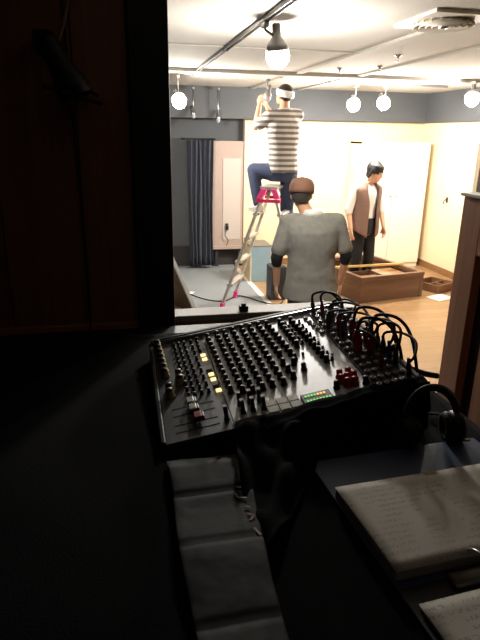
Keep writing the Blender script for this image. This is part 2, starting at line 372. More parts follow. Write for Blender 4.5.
# big wooden box with a bar and panels --------------------------------
BX = Matrix.Translation((2.93, 6.18, 0)) @ Matrix.Rotation(math.radians(11), 4, 'Z')
BOXW = wood_mat('box_walnut', (98, 70, 54), (124, 92, 72), .4, axis=0, scale=10)
BOXS = wood_mat('box_walnut_side', (98, 70, 54), (124, 92, 72), .4, axis=1, scale=10)
wbx = thing('wooden_box', (0,0,0), 'large open brown wooden box on the floor with the man in the vest inside', 'box', mx=BX)
LX, LY, HB = .97, 1.18, .335
M().box((0, 0, .0), (LX, .025, HB-.05)).build('front_board', BOXW, wbx, local=True, bevel=.003)
M().box((0, LY-.025, 0), (LX, LY, HB-.05)).build('back_board', BOXW, wbx, local=True, bevel=.003)
M().box((0, .025, 0), (.025, LY-.025, HB-.05)).build('side_board', BOXS, wbx, local=True, bevel=.003)
M().box((LX-.025, .025, 0), (LX, LY-.025, HB-.05)).build('side_board', BOXS, wbx, local=True, bevel=.003)
for lo, hi, mm in (((-.012, -.012, HB-.05), (LX+.012, .045, HB), BOXW), ((-.012, LY-.045, HB-.05), (LX+.012, LY+.012, HB), BOXW), ((-.012, .045, HB-.05), (.045, LY-.045, HB), BOXS), ((LX-.045, .045, HB-.05), (LX+.012, LY-.045, HB), BOXS)):
    M().box(lo, hi).build('rim', mm, wbx, local=True, bevel=.004)
for x, y in ((-.008, -.008), (LX-.042, -.008)):
    M().box((x, y, 0), (x+.05, y+.05, HB-.05)).build('corner_post', BOXS, wbx, local=True, bevel=.003)
TAN = mat('box_inner_tan', (196, 150, 100), .18, coat=.4, var=.1, vscale=4)
M().box((.5, .045, .24), (.92, .62, .255)).build('inner_panel', TAN, wbx, local=True, bevel=.002)
M().box((.06, .045, .24), (.47, .36, .255)).build('inner_panel', TAN, wbx, local=True, bevel=.002)
M().box((.475, .03, .2), (.495, .9, .285)).build('divider', BOXS, wbx, local=True, bevel=.002)
M().box((.025, .50, .2), (.475, .52, .28)).build('divider', BOXW, wbx, local=True, bevel=.002)
tag(M().bar(BX @ V((-.03, .56, HB+.013)), BX @ V((.985, .44, HB+.013)), .035, .026).build('wooden_bar', mat('bar_pine', (226, 190, 120), .6, var=.08, vscale=20), bevel=.002), 'pale pine bar laid across the rims of the open brown box', 'bar')

# small crate and papers
cr = thing('wooden_tray', (4.27, 6.66, 0), 'small brown wooden divided tray on the floor by the right wall', 'tray')
CM = Matrix.Translation((4.27, 6.68, 0)) @ Matrix.Rotation(math.radians(25), 4, 'Z')
CW = mat('tray_wood', (120, 84, 58), .55, var=.12, vscale=20)
M().box((-.2, -.2, .004), (.2, .2, .015), CM).build('bottom', CW, cr)
for lo, hi in (((-.2, -.2, .0), (.2, -.18, .11)), ((-.2, .18, 0), (.2, .2, .11)), ((-.2, -.18, 0), (-.18, .18, .11)), ((.18, -.18, 0), (.2, .18, .11))):
    M().box(lo, hi, CM).build('side', CW, cr, bevel=.002)
M().box((-.18, -.01, .015), (.18, .008, .095), CM).build('divider', CW, cr)
M().box((-.01, -.18, .015), (.008, -.01, .095), CM).build('divider', CW, cr)
tag(M().box((-.15, -.11, 0), (.15, .11, .004), Matrix.Translation((4.10, 6.26, 0)) @ Matrix.Rotation(math.radians(20), 4, 'Z')).build('paper_sheet', WHITE), 'white paper sheet on the wood floor in front of the divided tray', 'paper')
# wall hook
hk = thing('wall_hook', (4.84, 7.55, 1.1), 'tiny dark hook on the cream wall right of the wardrobe', 'hook')
M().box((4.838, 7.53, 1.08), (4.85, 7.57, 1.16)).build('plate', BLACK, hk)
M().tube(smooth_path([(4.84, 7.55, 1.13), (4.80, 7.55, 1.11), (4.79, 7.55, 1.08), (4.80, 7.55, 1.06)]), .008, 6).build('peg', BLACK, hk, smooth=True)

# ceiling vent ----------------------------------------------------------
cv = thing('air_vent', (1.86, 3.16, ZC), 'white round ceiling air diffuser on a square plate', 'vent')
VM = Matrix.Translation((1.86, 3.16, ZC))
VMAT = mat('vent_white', (214, 206, 192), .5)
M().box((-.19, -.24, -.02), (.19, .24, 0), VM).build('plate', VMAT, cv, bevel=.004)
for r in (.15, .115, .08, .045):
    M().lathe([(r, -.02), (r+.02, -.045), (r+.017, -.048), (r-.006, -.02)], (1.86, 3.16, ZC), n=28).build('ring', VMAT, cv, smooth=True)
M().lathe([(.02, -.02), (.03, -.05), (.001, -.055)], (1.86, 3.16, ZC), n=16).build('hub', STEEL, cv, smooth=True)
for k in range(20):
    t = 2*PI*k/20; c, s_ = math.cos(t), math.sin(t)
    M().bar((1.86+.04*c, 3.16+.04*s_, ZC-.03), (1.86+.165*c, 3.16+.165*s_, ZC-.03), .006, .012).build('fin', VMAT, cv)
# small ceiling fixtures
for i, (x, y) in enumerate(((2.22, 5.59), (2.51, 5.31), (2.32, 4.58))):
    s_ = thing('sprinkler_head', (x, y, ZC-.05), 'tiny sprinkler head on the white ceiling', 'sprinkler', 'sprinkler heads on the ceiling')
    M().lathe([(.03, 0), (.03, -.006), (.012, -.01), (.01, -.03)], (x, y, ZC), n=14).build('base', STEEL, s_, smooth=True)
    M().lathe([(.003, -.03), (.003, -.045), (.018, -.046), (.018, -.05)], (x, y, ZC), n=12).build('deflector', STEEL, s_, smooth=True)

# track rails ---------------------------------------------------------
RAILM = mat('rail_grey', (120, 116, 112), .4, .4)
tr = thing('light_rail', (.88, 4.7, ZC-.03), 'long grey lighting track running along the ceiling towards the curtain', 'rail')
for a, b in ((2.6, 4.58), (4.6, 6.6)):
    M().box((.862, a, ZC-.028), (.868, b, ZC)).box((.892, a, ZC-.028), (.898, b, ZC)).box((.862, a, ZC-.006), (.898, b, ZC)).build('channel', RAILM, tr, bevel=.001)
M().box((.86, 4.575, ZC-.032), (.90, 4.605, ZC)).build('joiner', BLACK, tr); M().box((.86, 6.6, ZC-.034), (.90, 6.64, ZC)).build('end_cap', RAILM, tr)
tr2 = thing('light_rail', (3.3, 6.9, ZC-.03), 'grey lighting track across the ceiling above the two twin lamps', 'rail')
M().box((2.6, 6.885, ZC-.028), (4.2, 6.89, ZC)).box((2.6, 6.91, ZC-.028), (4.2, 6.915, ZC)).box((2.6, 6.885, ZC-.006), (4.2, 6.915, ZC)).build('channel', RAILM, tr2)
for x in (2.58, 4.2): M().box((x, 6.884, ZC-.03), (x+.02, 6.916, ZC)).build('end_cap', RAILM, tr2)

GLOW = mat('lamp_glow', (255, 250, 240), .5, emit=(255, 250, 242), estr=60)
HOUS = mat('lamp_housing', (128, 124, 120), .4, .3)
def lamp(pos, aim, label, group=None, ceil_xy=None, power=1.0, lit=True, r=.055, hous=None, name='track_spotlight'):
    pos, aim = V(pos), V(aim).normalized(); cx = ceil_xy or (pos.x, pos.y); hous = hous or HOUS
    o = thing(name, (cx[0], cx[1], ZC), label, 'lamp', group)
    back = pos-aim*.06
    M().box((cx[0]-.015, cx[1]-.04, ZC-.058), (cx[0]+.015, cx[1]+.04, ZC-.028)).build('adapter', hous, o, bevel=.003)
    M().tube([(cx[0], cx[1], ZC-.05), (cx[0], cx[1], back.z+.04), back], .008).build('arm', hous, o, smooth=True)
    M().lathe([(.016, -.14), (.024, -.135), (.026, -.07), (r*.75, -.04), (r*1.02, .0), (r*1.0, .0), (r*.7, -.035), (.01, -.05)], pos, aim, 20).build('reflector', hous, o, smooth=True)
    g = GLOW if lit else mat('lamp_glass_off', (150, 150, 155), .1)
    if lit: M().lathe([(.016, -.04), (.022, -.03)]+[(r*math.cos(math.radians(t)), r*.9+r*math.sin(math.radians(t))) for t in (-62, -45, -25, 0, 25, 45, 65, 82)], pos-aim*.03, aim, 22).build('bulb', g, o, smooth=True)
    else: M().lathe([(.012, -.045), (r*.6, -.03), (r*.93, -.002), (r*.86, .02), (r*.55, .042), (.004, .05)], pos, aim, 20).build('bulb', g, o, smooth=True)
    if lit:
        l = bpy.data.lights.new('lamp_light', 'POINT'); l.energy = LAMP_W*power; l.shadow_soft_size = .05; l.color = (1, .955, .885)
        lo = bpy.data.objects.new('lamp_light', l); COL.objects.link(lo); lo.parent = o
        p = pos+aim*(r*1.9+.03)
        mw = Matrix.Translation(p) @ aim.to_track_quat('-Z', 'Y').to_matrix().to_4x4()
        lo.matrix_local = wm(o).inverted() @ mw
    return o
lamp((.965, 3.43, 2.475), (.15, .2, -1), 'glaring spotlight hanging from the long ceiling track near the booth', ceil_xy=(.88, 3.40), power=.5, r=.07)
lamp((.73, 6.6, 2.37), (.15, -.6, -.5), 'glaring spotlight hanging beside the black post above the curtain side', power=.8, r=.08)
lamp((2.97, 6.95, 2.40), (-.2, -.7, -.6), 'glaring twin spotlight nearer the man on the ladder', 'twin spotlights over the wardrobe', ceil_xy=(2.97, 6.9), r=.08)
lamp((3.37, 6.95, 2.43), (-.1, -.7, -.6), 'glaring twin spotlight nearer the wardrobe', 'twin spotlights over the wardrobe', ceil_xy=(3.37, 6.9), r=.08)
lamp((4.0, 6.0, 2.46), (-.2, -.3, -.8), 'glaring spotlight above the divided tray by the right wall', power=.45, r=.08)
lamp((1.10, 8.1, 2.25), (.1, -.5, -.9), 'small unlit silver spotlight hanging directly over the curtain', lit=False, r=.035, hous=STEEL)
lamp((1.45, 8.1, 2.2), (-.1, -.4, -.9), 'small unlit silver spotlight hanging over the pinkish panel', lit=False, r=.035, hous=STEEL)
lamp((1.76, 6.62, 2.42), (-.3, -.3, -.9), 'unlit spotlight being fixed by the man on the ladder', lit=False, r=.055)

# low wooden partition at the right of the doorway
cab = thing('wooden_partition', (1.28, 1.4, .0), 'reddish brown wooden partition with a dark recessed slot at the booth doorway', 'partition')
CABW = wood_mat('cabinet_wood', (158, 106, 76), (186, 132, 98), .45, axis=2)
M().box((1.25, 1.722, 0), (1.30, 1.84, 1.80)).build('stile', CABW, cab, bevel=.003)
M().box((1.25, .8, 0), (1.30, 1.622, 1.60)).build('panel', CABW, cab, bevel=.003)
M().box((1.25, .8, 1.60), (1.30, 1.722, 1.80)).build('top_rail', CABW, cab, bevel=.003)
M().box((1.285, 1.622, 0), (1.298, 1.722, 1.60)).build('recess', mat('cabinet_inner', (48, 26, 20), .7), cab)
M().box((1.24, .79, 1.80), (1.31, 1.85, 1.812)).build('cap_strip', mat('cabinet_cap', (226, 216, 200), .5), cab, bevel=.002)

# ================================================================== BOOTH
DZ = 1.32
dk = thing('desk', (.1, 1.15, .45), 'black booth desk under the sound mixer', 'desk')
M().box((-.7, .25, DZ-.04), (.83, 1.95, DZ)).build('top', BLACK, dk, bevel=.004)
for x in (-.66, .76):
    for y in (.31, 1.86): M().box((x, y, .45), (x+.05, y+.05, DZ-.04)).build('leg', BLACK, dk)
CLOTH = mat('black_cloth', (11, 11, 12), 1.0, var=.1, vscale=60, bump=.15, bscale=250, sheen=.0, spec=.1)
def hn(x, y): return .5*math.sin(x*9+y*4)+.3*math.sin(x*17-y*13+1)+.2*math.sin(y*23+x*5)
def clothf(u, v):
    x = -.66+1.50*u; y = .27+1.57*v
    z = DZ+.006+.003*(1+hn(x, y))
    if x > .82: z = DZ+.006
    return V((x, y, z))
tag(M().grid(clothf, 60, 60).build('desk_cloth', CLOTH, smooth=True, solid=.003), 'plain black cloth spread flat over the booth desk', 'cloth')

# ---- mixer
uu = V((.985, -.02, .169)).normalized(); vv = V((.012, .999, .049)); nn = uu.cross(vv).normalized(); vv = nn.cross(uu)
O0 = V((.09, 1.11, 1.35))
MX = Matrix(((uu.x, vv.x, nn.x, O0.x), (uu.y, vv.y, nn.y, O0.y), (uu.z, vv.z, nn.z, O0.z), (0, 0, 0, 1)))
mxr = thing('mixing_console', (0,0,0), 'large grey sound mixer crowded with black knobs and plugged cables on the booth desk', 'mixer', mx=MX)
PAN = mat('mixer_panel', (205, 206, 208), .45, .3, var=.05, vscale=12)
DKP = mat('mixer_dark', (30, 30, 33), .5)
V0, V1, U0, U1 = -.035, .515, -.012, .598
M().box((.1465, V0, -.012), (U1, V1, 0)).build('panel', PAN, mxr, local=True, bevel=.0015)
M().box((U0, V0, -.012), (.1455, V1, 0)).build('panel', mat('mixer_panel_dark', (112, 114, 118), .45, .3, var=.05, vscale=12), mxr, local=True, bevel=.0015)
# housing down to the desk (world coordinates)
hb = M(); cs = [MX @ V((a, b, -.012)) for a, b in ((U0, V0), (U1, V0), (U1, V1), (U0, V1))]
hb.add([V((p.x, p.y, DZ+.016)) for p in cs]+cs, [(0,3,2,1),(4,5,6,7),(0,1,5,4),(1,2,6,5),(2,3,7,6),(3,0,4,7)]); hb.build('housing', DKP, mxr)
M().box((U0-.004, V1-.004, -.013), (U1+.004, V1+.012, .014)).build('rear_rail', DKP, mxr, local=True, bevel=.003)
M().box((U0, V1-.012, .0), (U1, V1-.006, .012)).build('edge_strip', STEEL, mxr, local=True)
M().box((U0-.012, V0, -.010), (U0, V1, .006)).build('end_cheek', DKP, mxr, local=True, bevel=.003)
M().box((U1, V0, -.013), (U1+.012, V1, .006)).build('end_cheek', DKP, mxr, local=True, bevel=.003)
def proto(m, mt, smooth=True):
    me_o = m.build('tmp', mt, mxr, smooth=smooth, local=True); me = me_o.data; bpy.data.objects.remove(me_o); me.name = mt.name; return me
def put(name, me, u, v, z=0, rot=0, parent=None):
    o = bpy.data.objects.new(name, me); COL.objects.link(o); o.parent = parent or mxr; o.location = (u, v, z); o.rotation_euler = (0, 0, rot); return o
KN = proto(M().lathe([(.0088, 0), (.0088, .004), (.0072, .005), (.0066, .019), (.0058, .021), (.001, .0215)], n=12), mat('knob_black', (12, 12, 13), .4))
KM = proto(M().box((-.0009, .001, .0205), (.0009, .0062, .0222)), mat('knob_mark', (220, 220, 215), .5), False)
SK = proto(M().lathe([(.0055, 0), (.0055, .002), (.0042, .003), (.0038, .012), (.001, .0125)], n=10), mat('knob_black', (0,)*3))
BK = proto(M().lathe([(.0125, 0), (.0125, .005), (.0105, .006), (.0098, .017), (.0085, .019), (.001, .0192)], n=14), mat('knob_brass', (196, 170, 120), .3, .9))
BT = proto(M().lathe([(.0088, .0193), (.0086, .024), (.0075, .0255), (.001, .026)], n=14), mat('knob_black', (0,)*3))
def col(a, b, n): return [(a[0]+(b[0]-a[0])*k/(n-1), a[1]+(b[1]-a[1])*k/(n-1)) for k in range(n)]
tall = []
for a, b, n in (((.158, .464), (.165, .121), 12), ((.188, .471), (.194, .108), 12), ((.212, .466), (.217, .097), 12), ((.239, .475), (.244, .1), 12), ((.268, .476), (.27, .103), 12), ((.293, .47), (.299, .101), 12),
                ((.32, .472), (.33, .251), 8), ((.347, .465), (.362, .215), 9), ((.388, .459), (.391, .288), 7), ((.423, .456), (.436, .166), 11), ((.352, .33-.14), (.368, .152), 2), ((.325, .2), (.33, .12), 3)):
    tall += col(a, b, n)
for u, v in tall:
    k = put('knob', KN, u, v, 0, random.uniform(-2.2, 2.2)); put('knob_mark', KM, 0, 0, 0, 0, k)
for a, b, n in (((.052, .467), (.061, .15), 11), ((.067, .466), (.076, .146), 11), ((.083, .465), (.094, .148), 11), ((.104, .466), (.113, .150), 9), ((.124, .474), (.123, .393), 4), ((.404, .452), (.410, .30), 6), ((.445, .44), (.452, .17), 9)):
    for u, v in col(a, b, n): put('small_knob', SK, u, v)
for u, v in col((.004, .485), (.012, .285), 7)+[(.048, .262), (.049, .228), (.016, .198), (.016, .168)]:
    k = put('brass_knob', BK, u, v); put('knob_cap', BT, 0, 0, 0, 0, k)
for u, v in ((.391, .233), (.46, .191)): put('small_knob', SK, u, v, -.004)
# tall switches near the front
SW = proto(M().box((-.006, -.007, 0), (.006, .007, .006)).box((-.0045, -.005, .006), (.0045, .005, .034)), mat('knob_black', (0,)*3), False)
ST = proto(M().box((-.0045, -.005, .034), (.0045, .005, .037)), mat('switch_tip', (190, 188, 182), .4), False)
for u, v in ((.134, .01), (.175, .056), (.176, .020), (.2, .055), (.2, .019), (.224, .052), (.226, .016)):
    k = put('lever_switch', SW, u, v); put('switch_tip', ST, 0, 0, 0, 0, k)
# faders
for j, (v, u, c) in enumerate(((.104, .064, 0), (.070, .066, 0), (.030, .073, 1), (.0, None, 0))):
    M().box((.012, v-.0015, -.0002), (.116, v+.0015, .0006)).build('fader_slot', mat('slot_black', (6, 6, 6), .8), mxr, local=True)
    if u:
        k = M().box((u-.012, v-.012, .006), (u+.012, v+.012, .018)).box((u-.003, v-.002, 0), (u+.003, v+.002, .006)).build('fader_cap', mat('knob_black', (0,)*3), mxr, local=True, bevel=.002)
        M().box((u-.011, v-.0125, .016), (u+.006, v+.0125, .020)).build('cap_stripe', mat('cap_red', (170, 24, 30), .4) if c else mat('cap_silver', (215, 213, 205), .3), k, local=True, bevel=.001)
# lit buttons
LIT = mat('button_lit', (255, 224, 150), .4, emit=(255, 222, 150), estr=1.6)
BTN = proto(M().box((-.007, -.006, 0), (.007, .006, .004)), LIT, False)
BTD = proto(M().box((-.007, -.008, 0), (.007, .008, .006)), mat('button_dark', (70, 50, 46), .5), False)
for u, v in ((.128, .363), (.129, .335), (.133, .238), (.134, .208), (.138, .146)): put('lit_button', BTN, u, v)
for u, v in ((.131, .27), (.136, .178)): put('button', BTD, u, v)
# led meter and pale label strip
lm = M().box((.318, -.018, 0), (.39, .028, .006)).build('level_meter', DKP, mxr, local=True, bevel=.001)
GR = mat('led_green', (90, 220, 70), .4, emit=(90, 230, 70), estr=.5); YE = mat('led_amber', (255, 190, 50), .4, emit=(255, 190, 60), estr=.8)
for r, v in enumerate((-.008, .014)):
    for k in range(8):
        u = .325+.0078*k
        if r == 1 and k > 6: continue
        M().box((u, v-.003, .006), (u+.005, v+.004, .0078)).build('led', YE if (r == 1 and k > 3) else GR, lm, local=True)
PLA = mat('label_pale', (232, 230, 222), .2)
for k in range(3):
    for j in range(2):
        M().box((.232+.028*k, -.012+.029*j, 0), (.257+.028*k, .014+.029*j, .004)).build('label_tile', PLA, mxr, local=True, bevel=.001)
# red knob cluster
RK = proto(M().lathe([(.011, 0), (.011, .005), (.0085, .006), (.0078, .022), (.001, .024)], n=12), mat('knob_red', (190, 20, 32), .25, coat=.3))
for u, v in ((.437, .074), (.459, .074), (.432, .05), (.448, .052), (.466, .052), (.440, .028), (.457, .026)): put('red_knob', RK, u, v)
put('knob', KN, .483, .02); put('knob', KN, .412, .03)
# patch bay
pbx = M().box((.492, -.03, 0), (.594, .49, .006)).build('patch_bay', mat('patch_bay', (74, 68, 72), .5, .2), mxr, local=True, bevel=.002)
JK = proto(M().lathe([(.0078, 0), (.0078, .005), (.006, .008), (.004, .008), (.0038, .002)], n=10), STEEL)
JH = proto(M().lathe([(.0036, .0), (.0036, .0085), (.0001, .0086)], n=8), mat('slot_black', (0,)*3))
jacks = [(.503+.019*i, -.012+.0345*j) for j in range(15) for i in range(5)]
for u, v in jacks:
    k = put('jack_socket', JK, u, v, .006, 0, pbx); 
for u, v in ((.472, .46), (.475, .43), (.478, .40), (.481, .37), (.484, .34)): put('jack_socket', JK, u, v, 0)
# patch cables
REDP = mat('plug_red', (140, 16, 26), .35); GREYP = mat('plug_grey', (80, 78, 80), .4, .5)
def patch(a, b, h, colr, lean, label, rr=.0036):
    pa, pbb = MX @ V((*jacks[a], .012)), MX @ V((*jacks[b], .012)); l = V(lean)
    o = thing('patch_cable', pa, label, 'cable', 'patch cables on the mixer')
    for p in (pa, pbb): M().lathe([(.0035, -.012), (.0035, 0), (.0065, .001), (.0068, .03), (.0045, .036), (.004, .05)], p, nn, 10).build('plug', colr, o, smooth=True)
    q0, q1 = pa+nn*.038, pbb+nn*.038
    M().tube(smooth_path([q0, q0+nn*h*.4+l*.2, q0.lerp(q1, .3)+nn*h*.7+l*.8, q0.lerp(q1, .7)+nn*h*.7+l, q1+nn*h*.35+l*.4, q1], 7), rr, 7).build('cord', RUBBER, o, smooth=True)
PL = 'black cord looped between jacks of the patch bay'
PR = 'black cord with red plugs looped between jacks of the patch bay'
for a, b, h, c, ln in ((70, 52, .06, 0, (.03, .01, 0)), (66, 58, .055, 1, (.0, .02, 0)), (62, 47, .045, 0, (.05, 0, 0)), (56, 39, .05, 0, (.03, .02, 0)), (50, 41, .04, 0, (.04, .0, 0)),
                       (46, 33, .045, 1, (.04, .0, 0)), (37, 28, .04, 0, (.03, -.01, 0)), (34, 19, .06, 0, (.03, .0, 0)), (32, 22, .05, 1, (.02, .02, 0)), (29, 14, .065, 0, (.03, 0, 0)), (26, 12, .05, 1, (.0, .0, 0)), (24, 4, .05, 0, (.04, 0, 0))):
    patch(a, b, h, REDP if c else GREYP, ln, PR if c else PL)
# big red connectors
for u, v in ((.541, .2295), (.56, .1605), (.522, .1605)):
    p = MX @ V((u, v, .014)); o = thing('red_connector', p, 'fat dark red cable connector standing in the patch bay', 'connector', 'fat red connectors on the mixer')
    M().lathe([(.004, -.01), (.011, 0), (.0125, .006), (.0125, .042), (.009, .048), (.006, .06)], p, nn+V((random.uniform(-.15, .15), .1, 0)), 12).build('shell', REDP, o, smooth=True)
    q = p+nn*.055
    M().tube(smooth_path([q, q+nn*.04+V((.02, 0, 0)), q+V((.07, -.02, .03)), q+V((.10, -.05, -.03)), V((q.x+.12, q.y-.08, DZ+.018))]), .0045, 7).build('cord', RUBBER, o, smooth=True)
# thick cable over the desk edge
tag(M().tube(smooth_path([MX @ V((.57, .12, .02)), MX @ V((.60, .10, .035)), V((.73, 1.31, 1.43)), V((.79, 1.32, 1.375)), V((.85, 1.33, 1.345)), V((.905, 1.34, 1.327))]), .009, 8).build('thick_cable', RUBBER, smooth=True), 'thick black cable leading from the patch bay over the desk edge', 'cable')

# ---- black cloth bunched against the front of the mixer
def bunch(u, v):
    x = .235+.455*u; e = max(0, min(1, (.44-u)/.35)); dep = .022+.30*e
    y0 = 1.084-.006*math.sin(u*6+.5); w_ = .010*math.sin(u*22+v*5)+.006*math.sin(u*41-v*9)+.005*math.sin(v*17+u*8)
    top = 1.384+.078*u+.003*math.sin(u*19)
    if v < .15: y = y0-.035*v/.15; hz = top-.006*v/.15
    else:
        q = (v-.15)/.85; pw = 1+1.2*e; y = y0-.035-dep*q; hz = top+(DZ+.022-top)*(1-(1-q)**pw)
    return V((x-.05*v*e, y+w_*.5*min(1, v*4), max(DZ+.017, hz+w_*min(1, v*3)*(.5+e))))
tag(M().grid(bunch, 70, 26).build('dust_cover', CLOTH, smooth=True, solid=.004), 'rumpled black dust cover pulled up against the front of the mixer', 'cloth')
# ---- black vinyl bag with faint lettering
VIN = mat('black_vinyl', (19, 17, 14), .7, var=.12, vscale=10, bump=.1, bscale=30, spec=.22)
bg = thing('vinyl_bag', (.17, .85, DZ+.015), 'flat black vinyl bag with faint yellow lettering on the desk before the mixer', 'bag')
bmx = M(); secs = []
for k in range(61):
    t = k/60; y = 1.025-.545*t; wl = .071+.003*math.sin(t*9); wr = .238-.044*t+.003*math.sin(t*7)
    e = min(1, 10*t+.15, 10*(1-t)+.15)
    crease = sum(-.0022*math.exp(-((t-c_)/.011)**2) for c_ in (.25, .50, .80))
    th = (.0075+.0016*math.sin(t*14)+crease)*e
    secs.append((V(((wl+wr)/2, y, DZ+.016+th)), V(((wr-wl)/2, 0, .0015*math.sin(t*11))), V((0, .002*math.sin(t*20), th))))
bagb = bmx.loft(secs, 60, 6).build('body', VIN, bg, smooth=True)
txb = bpy.data.textures.new('bag_wrinkles', 'CLOUDS'); txb.noise_scale = .05
kb_ = bagb.modifiers.new('wrinkles', 'DISPLACE'); kb_.texture = txb; kb_.strength = .004; kb_.mid_level = .6
bagz = DZ+.0292
YEL = mat('lettering_yellow', (190, 160, 70), .6); GRL = mat('lettering_grey', (110, 106, 96), .6); RDL = mat('lettering_red', (90, 30, 24), .6)
strokes = [[(.225, 1.02), (.243, 1.018), (.247, 1.002)], [(.232, .985), (.248, .984)], [(.236, .965), (.238, .95), (.249, .948), (.25, .966)], [(.230, .932), (.233, .918), (.25, .914)], [(.24, .89), (.25, .885)], [(.24, .87), (.251, .862), (.241, .85)], [(.243, .83), (.25, .81)]]
for i, st in enumerate(strokes):
    m = M()
    for a, b in zip(st[:-1], st[1:]): m.bar((a[0]-.040, a[1]-.06, bagz+.0005), (b[0]-.040, b[1]-.06, bagz+.0005), .0045, .001)
    m.build('letter', (YEL, GRL, GRL, GRL, RDL, RDL, GRL)[i], bg)

# ---- open ring binder
BN = Matrix.Translation((.3915, .605, DZ+.0135)) @ Matrix.Rotation(math.radians(3.2), 4, 'Z') @ Matrix.Scale(.9, 4)
rb = thing('ring_binder', (0,0,0), 'open blue ring binder with handwritten pages on the booth desk', 'binder', mx=BN)
BLUE = mat('binder_blue', (64, 80, 112), .5, var=.05)
M().box((-.0, .0, .0), (.46, .40, .004)).build('cover', BLUE, rb, local=True, bevel=.002)
M().box((0, -.36, 0), (.46, -.03, .004)).build('cover', BLACK, rb, local=True, bevel=.002)
M().box((0, -.03, 0), (.46, .0, .003)).build('spine', BLACK, rb, local=True)
PG = page_mat('page_print'); PE = mat('page_edges', (186, 178, 162), .9, var=.15, vscale=6, stretch=(1, 1, 300))
st = M().box((.004, .015, .004), (.37, .262, .026)).build('page_stack', PE, rb, local=True, bevel=.002)
def pgf(u, v): return V((.003+.368*u, .012+.252*v, .0275+.003*math.sin(u*2.6)*(1-v)+.002*math.sin(v*4)))
M().grid(pgf, 14, 10).build('page', PG, rb, local=True, smooth=True, solid=.0008)
M().box((.22, .255, .0265), (.25, .272, .0275)).build('index_tab', PE, rb, local=True)
def pgf2(u, v): return V((.012+.36*u, -.30+.255*v, .012+.003*math.sin(u*3)))
M().box((.014, -.298, .004), (.37, -.047, .011)).build('page_stack', PE, rb, local=True)
M().grid(pgf2, 14, 10).build('page', PG, rb, local=True, smooth=True, solid=.0008)
mech = M().loft([((x, -.012, .006), (0, .016, 0), (0, 0, .012)) for x in (.10, .44)], 16).build('ring_mechanism', mat('mech_steel', (190, 184, 170), .35, .8), rb, local=True, smooth=True)
for k in range(9): M().lathe([(.0032, 0), (.0032, .0012), (.0001, .0013)], (.115+.018*k, .004+.018, .0278), n=10).build('punch_hole', mat('slot_black', (0,)*3), rb, local=True)
for x in (.155, .29, .42):
    M().tube([(x, -.012+.042*math.cos(t), .012+.038*math.sin(t)) for t in [PI*k/14 for k in range(15)]], .0022, 8).build('ring', STEEL, mech, local=True, smooth=True)

# ---- headphones beside the mixer
hp = thing('headphones', (.672, .995, DZ+.012), 'black headphones with a thin shiny headband propped beside the mixer', 'headphones')
HC = V((.672, .995, 1.391))
def hpt(t, r, dy=0): return HC+V((r*math.cos(t), .02*math.sin(t)+dy, 1.08*r*math.sin(t)))
M().tube([hpt(math.radians(a), .066) for a in range(-12, 193, 8)], .008, 8).build('headband', RUBBER, hp, smooth=True)
M().tube([hpt(math.radians(a), .075, -.004) for a in range(20, 165, 8)], .002, 6).build('band_trim', STEEL, hp, smooth=True)
for s_ in (-1, 1):
    c = HC+V((.062*s_, 0, -.023))
    e = M().lathe([(.012, .020), (.030, .018), (.037, .006), (.037, -.004), (.032, -.010)], c, (s_, -.25, .1), 20).build('ear_cup', BLACK, hp, smooth=True)
    M().lathe([(.034, -.009), (.036, -.015), (.032, -.026), (.022, -.026), (.016, -.012)], c, (s_, -.25, .1), 20).build('ear_pad', RUBBER, e, smooth=True)
M().box((.732, .955, 1.35), (.752, .96, 1.355)).build('name_badge', mat('badge_gold', (200, 160, 90), .3, .8), hp)
M().tube(smooth_path([HC+V((.062, .01, -.055)), HC+V((.09, .05, -.056)), HC+V((.10, .11, -.056)), HC+V((.06, .13, -.056)), HC+V((.08, .18, -.056))]), .003, 6).build('cord', RUBBER, hp, smooth=True)

# ---- clip on the sill, spotlight and wires on the dark wall
ck = thing('sill_clip', (.47, 2.05, 1.33), 'small black clip standing on the booth window sill', 'clip')
M().box((.455, 2.04, 1.33), (.49, 2.065, 1.352)).build('jaw', BLACK, ck, bevel=.002); M().box((.463, 2.046, 1.352), (.482, 2.058, 1.362)).build('grip', BLACK, ck, bevel=.002)
ws = thing('booth_spotlight', (-.13, 1.9, 2.1), 'unlit black clamp spotlight hanging on the dark panelled wall', 'lamp')
LB = mat('spot_black', (14, 16, 22), .5)
M().lathe([(.028, 0), (.032, .02), (.036, .11), (.05, .14), (.05, .19), (.044, .19), (.03, .12)], (-.185, 1.90, 2.27), (.42, -.1, -.85), 20).build('can', LB, ws, smooth=True)
for a, b in (((-.20, 1.86, 2.13), (-.03, 1.88, 2.085)), ((-.14, 1.93, 2.16), (-.04, 1.93, 2.11))):
    M().bar(a, b, .09, .006).build('barn_door', LB, ws)
M().box((-.215, 1.88, 2.235), (-.17, 2.0, 2.285)).build('clamp', LB, ws, bevel=.004)
M().tube(smooth_path([(-.15, 1.90, 2.25), (-.125, 1.92, 2.32), (-.11, 1.95, 2.42), (-.115, 1.97, 2.63)]), .006, 6).build('cord', mat('cord_brown', (120, 96, 70), .6), ws, smooth=True)
tag(M().tube(smooth_path([(-.135, 1.992, 2.63), (-.13, 1.992, 2.2), (-.122, 1.992, 1.8), (-.12, 1.98, 1.33), (-.12, 1.978, 1.27), (-.115, 1.99, .9), (-.11, 1.98, .55)]), .0035, 6).build('wall_wire', RUBBER, smooth=True), 'thin black wire running down the dark panelled wall', 'wire')

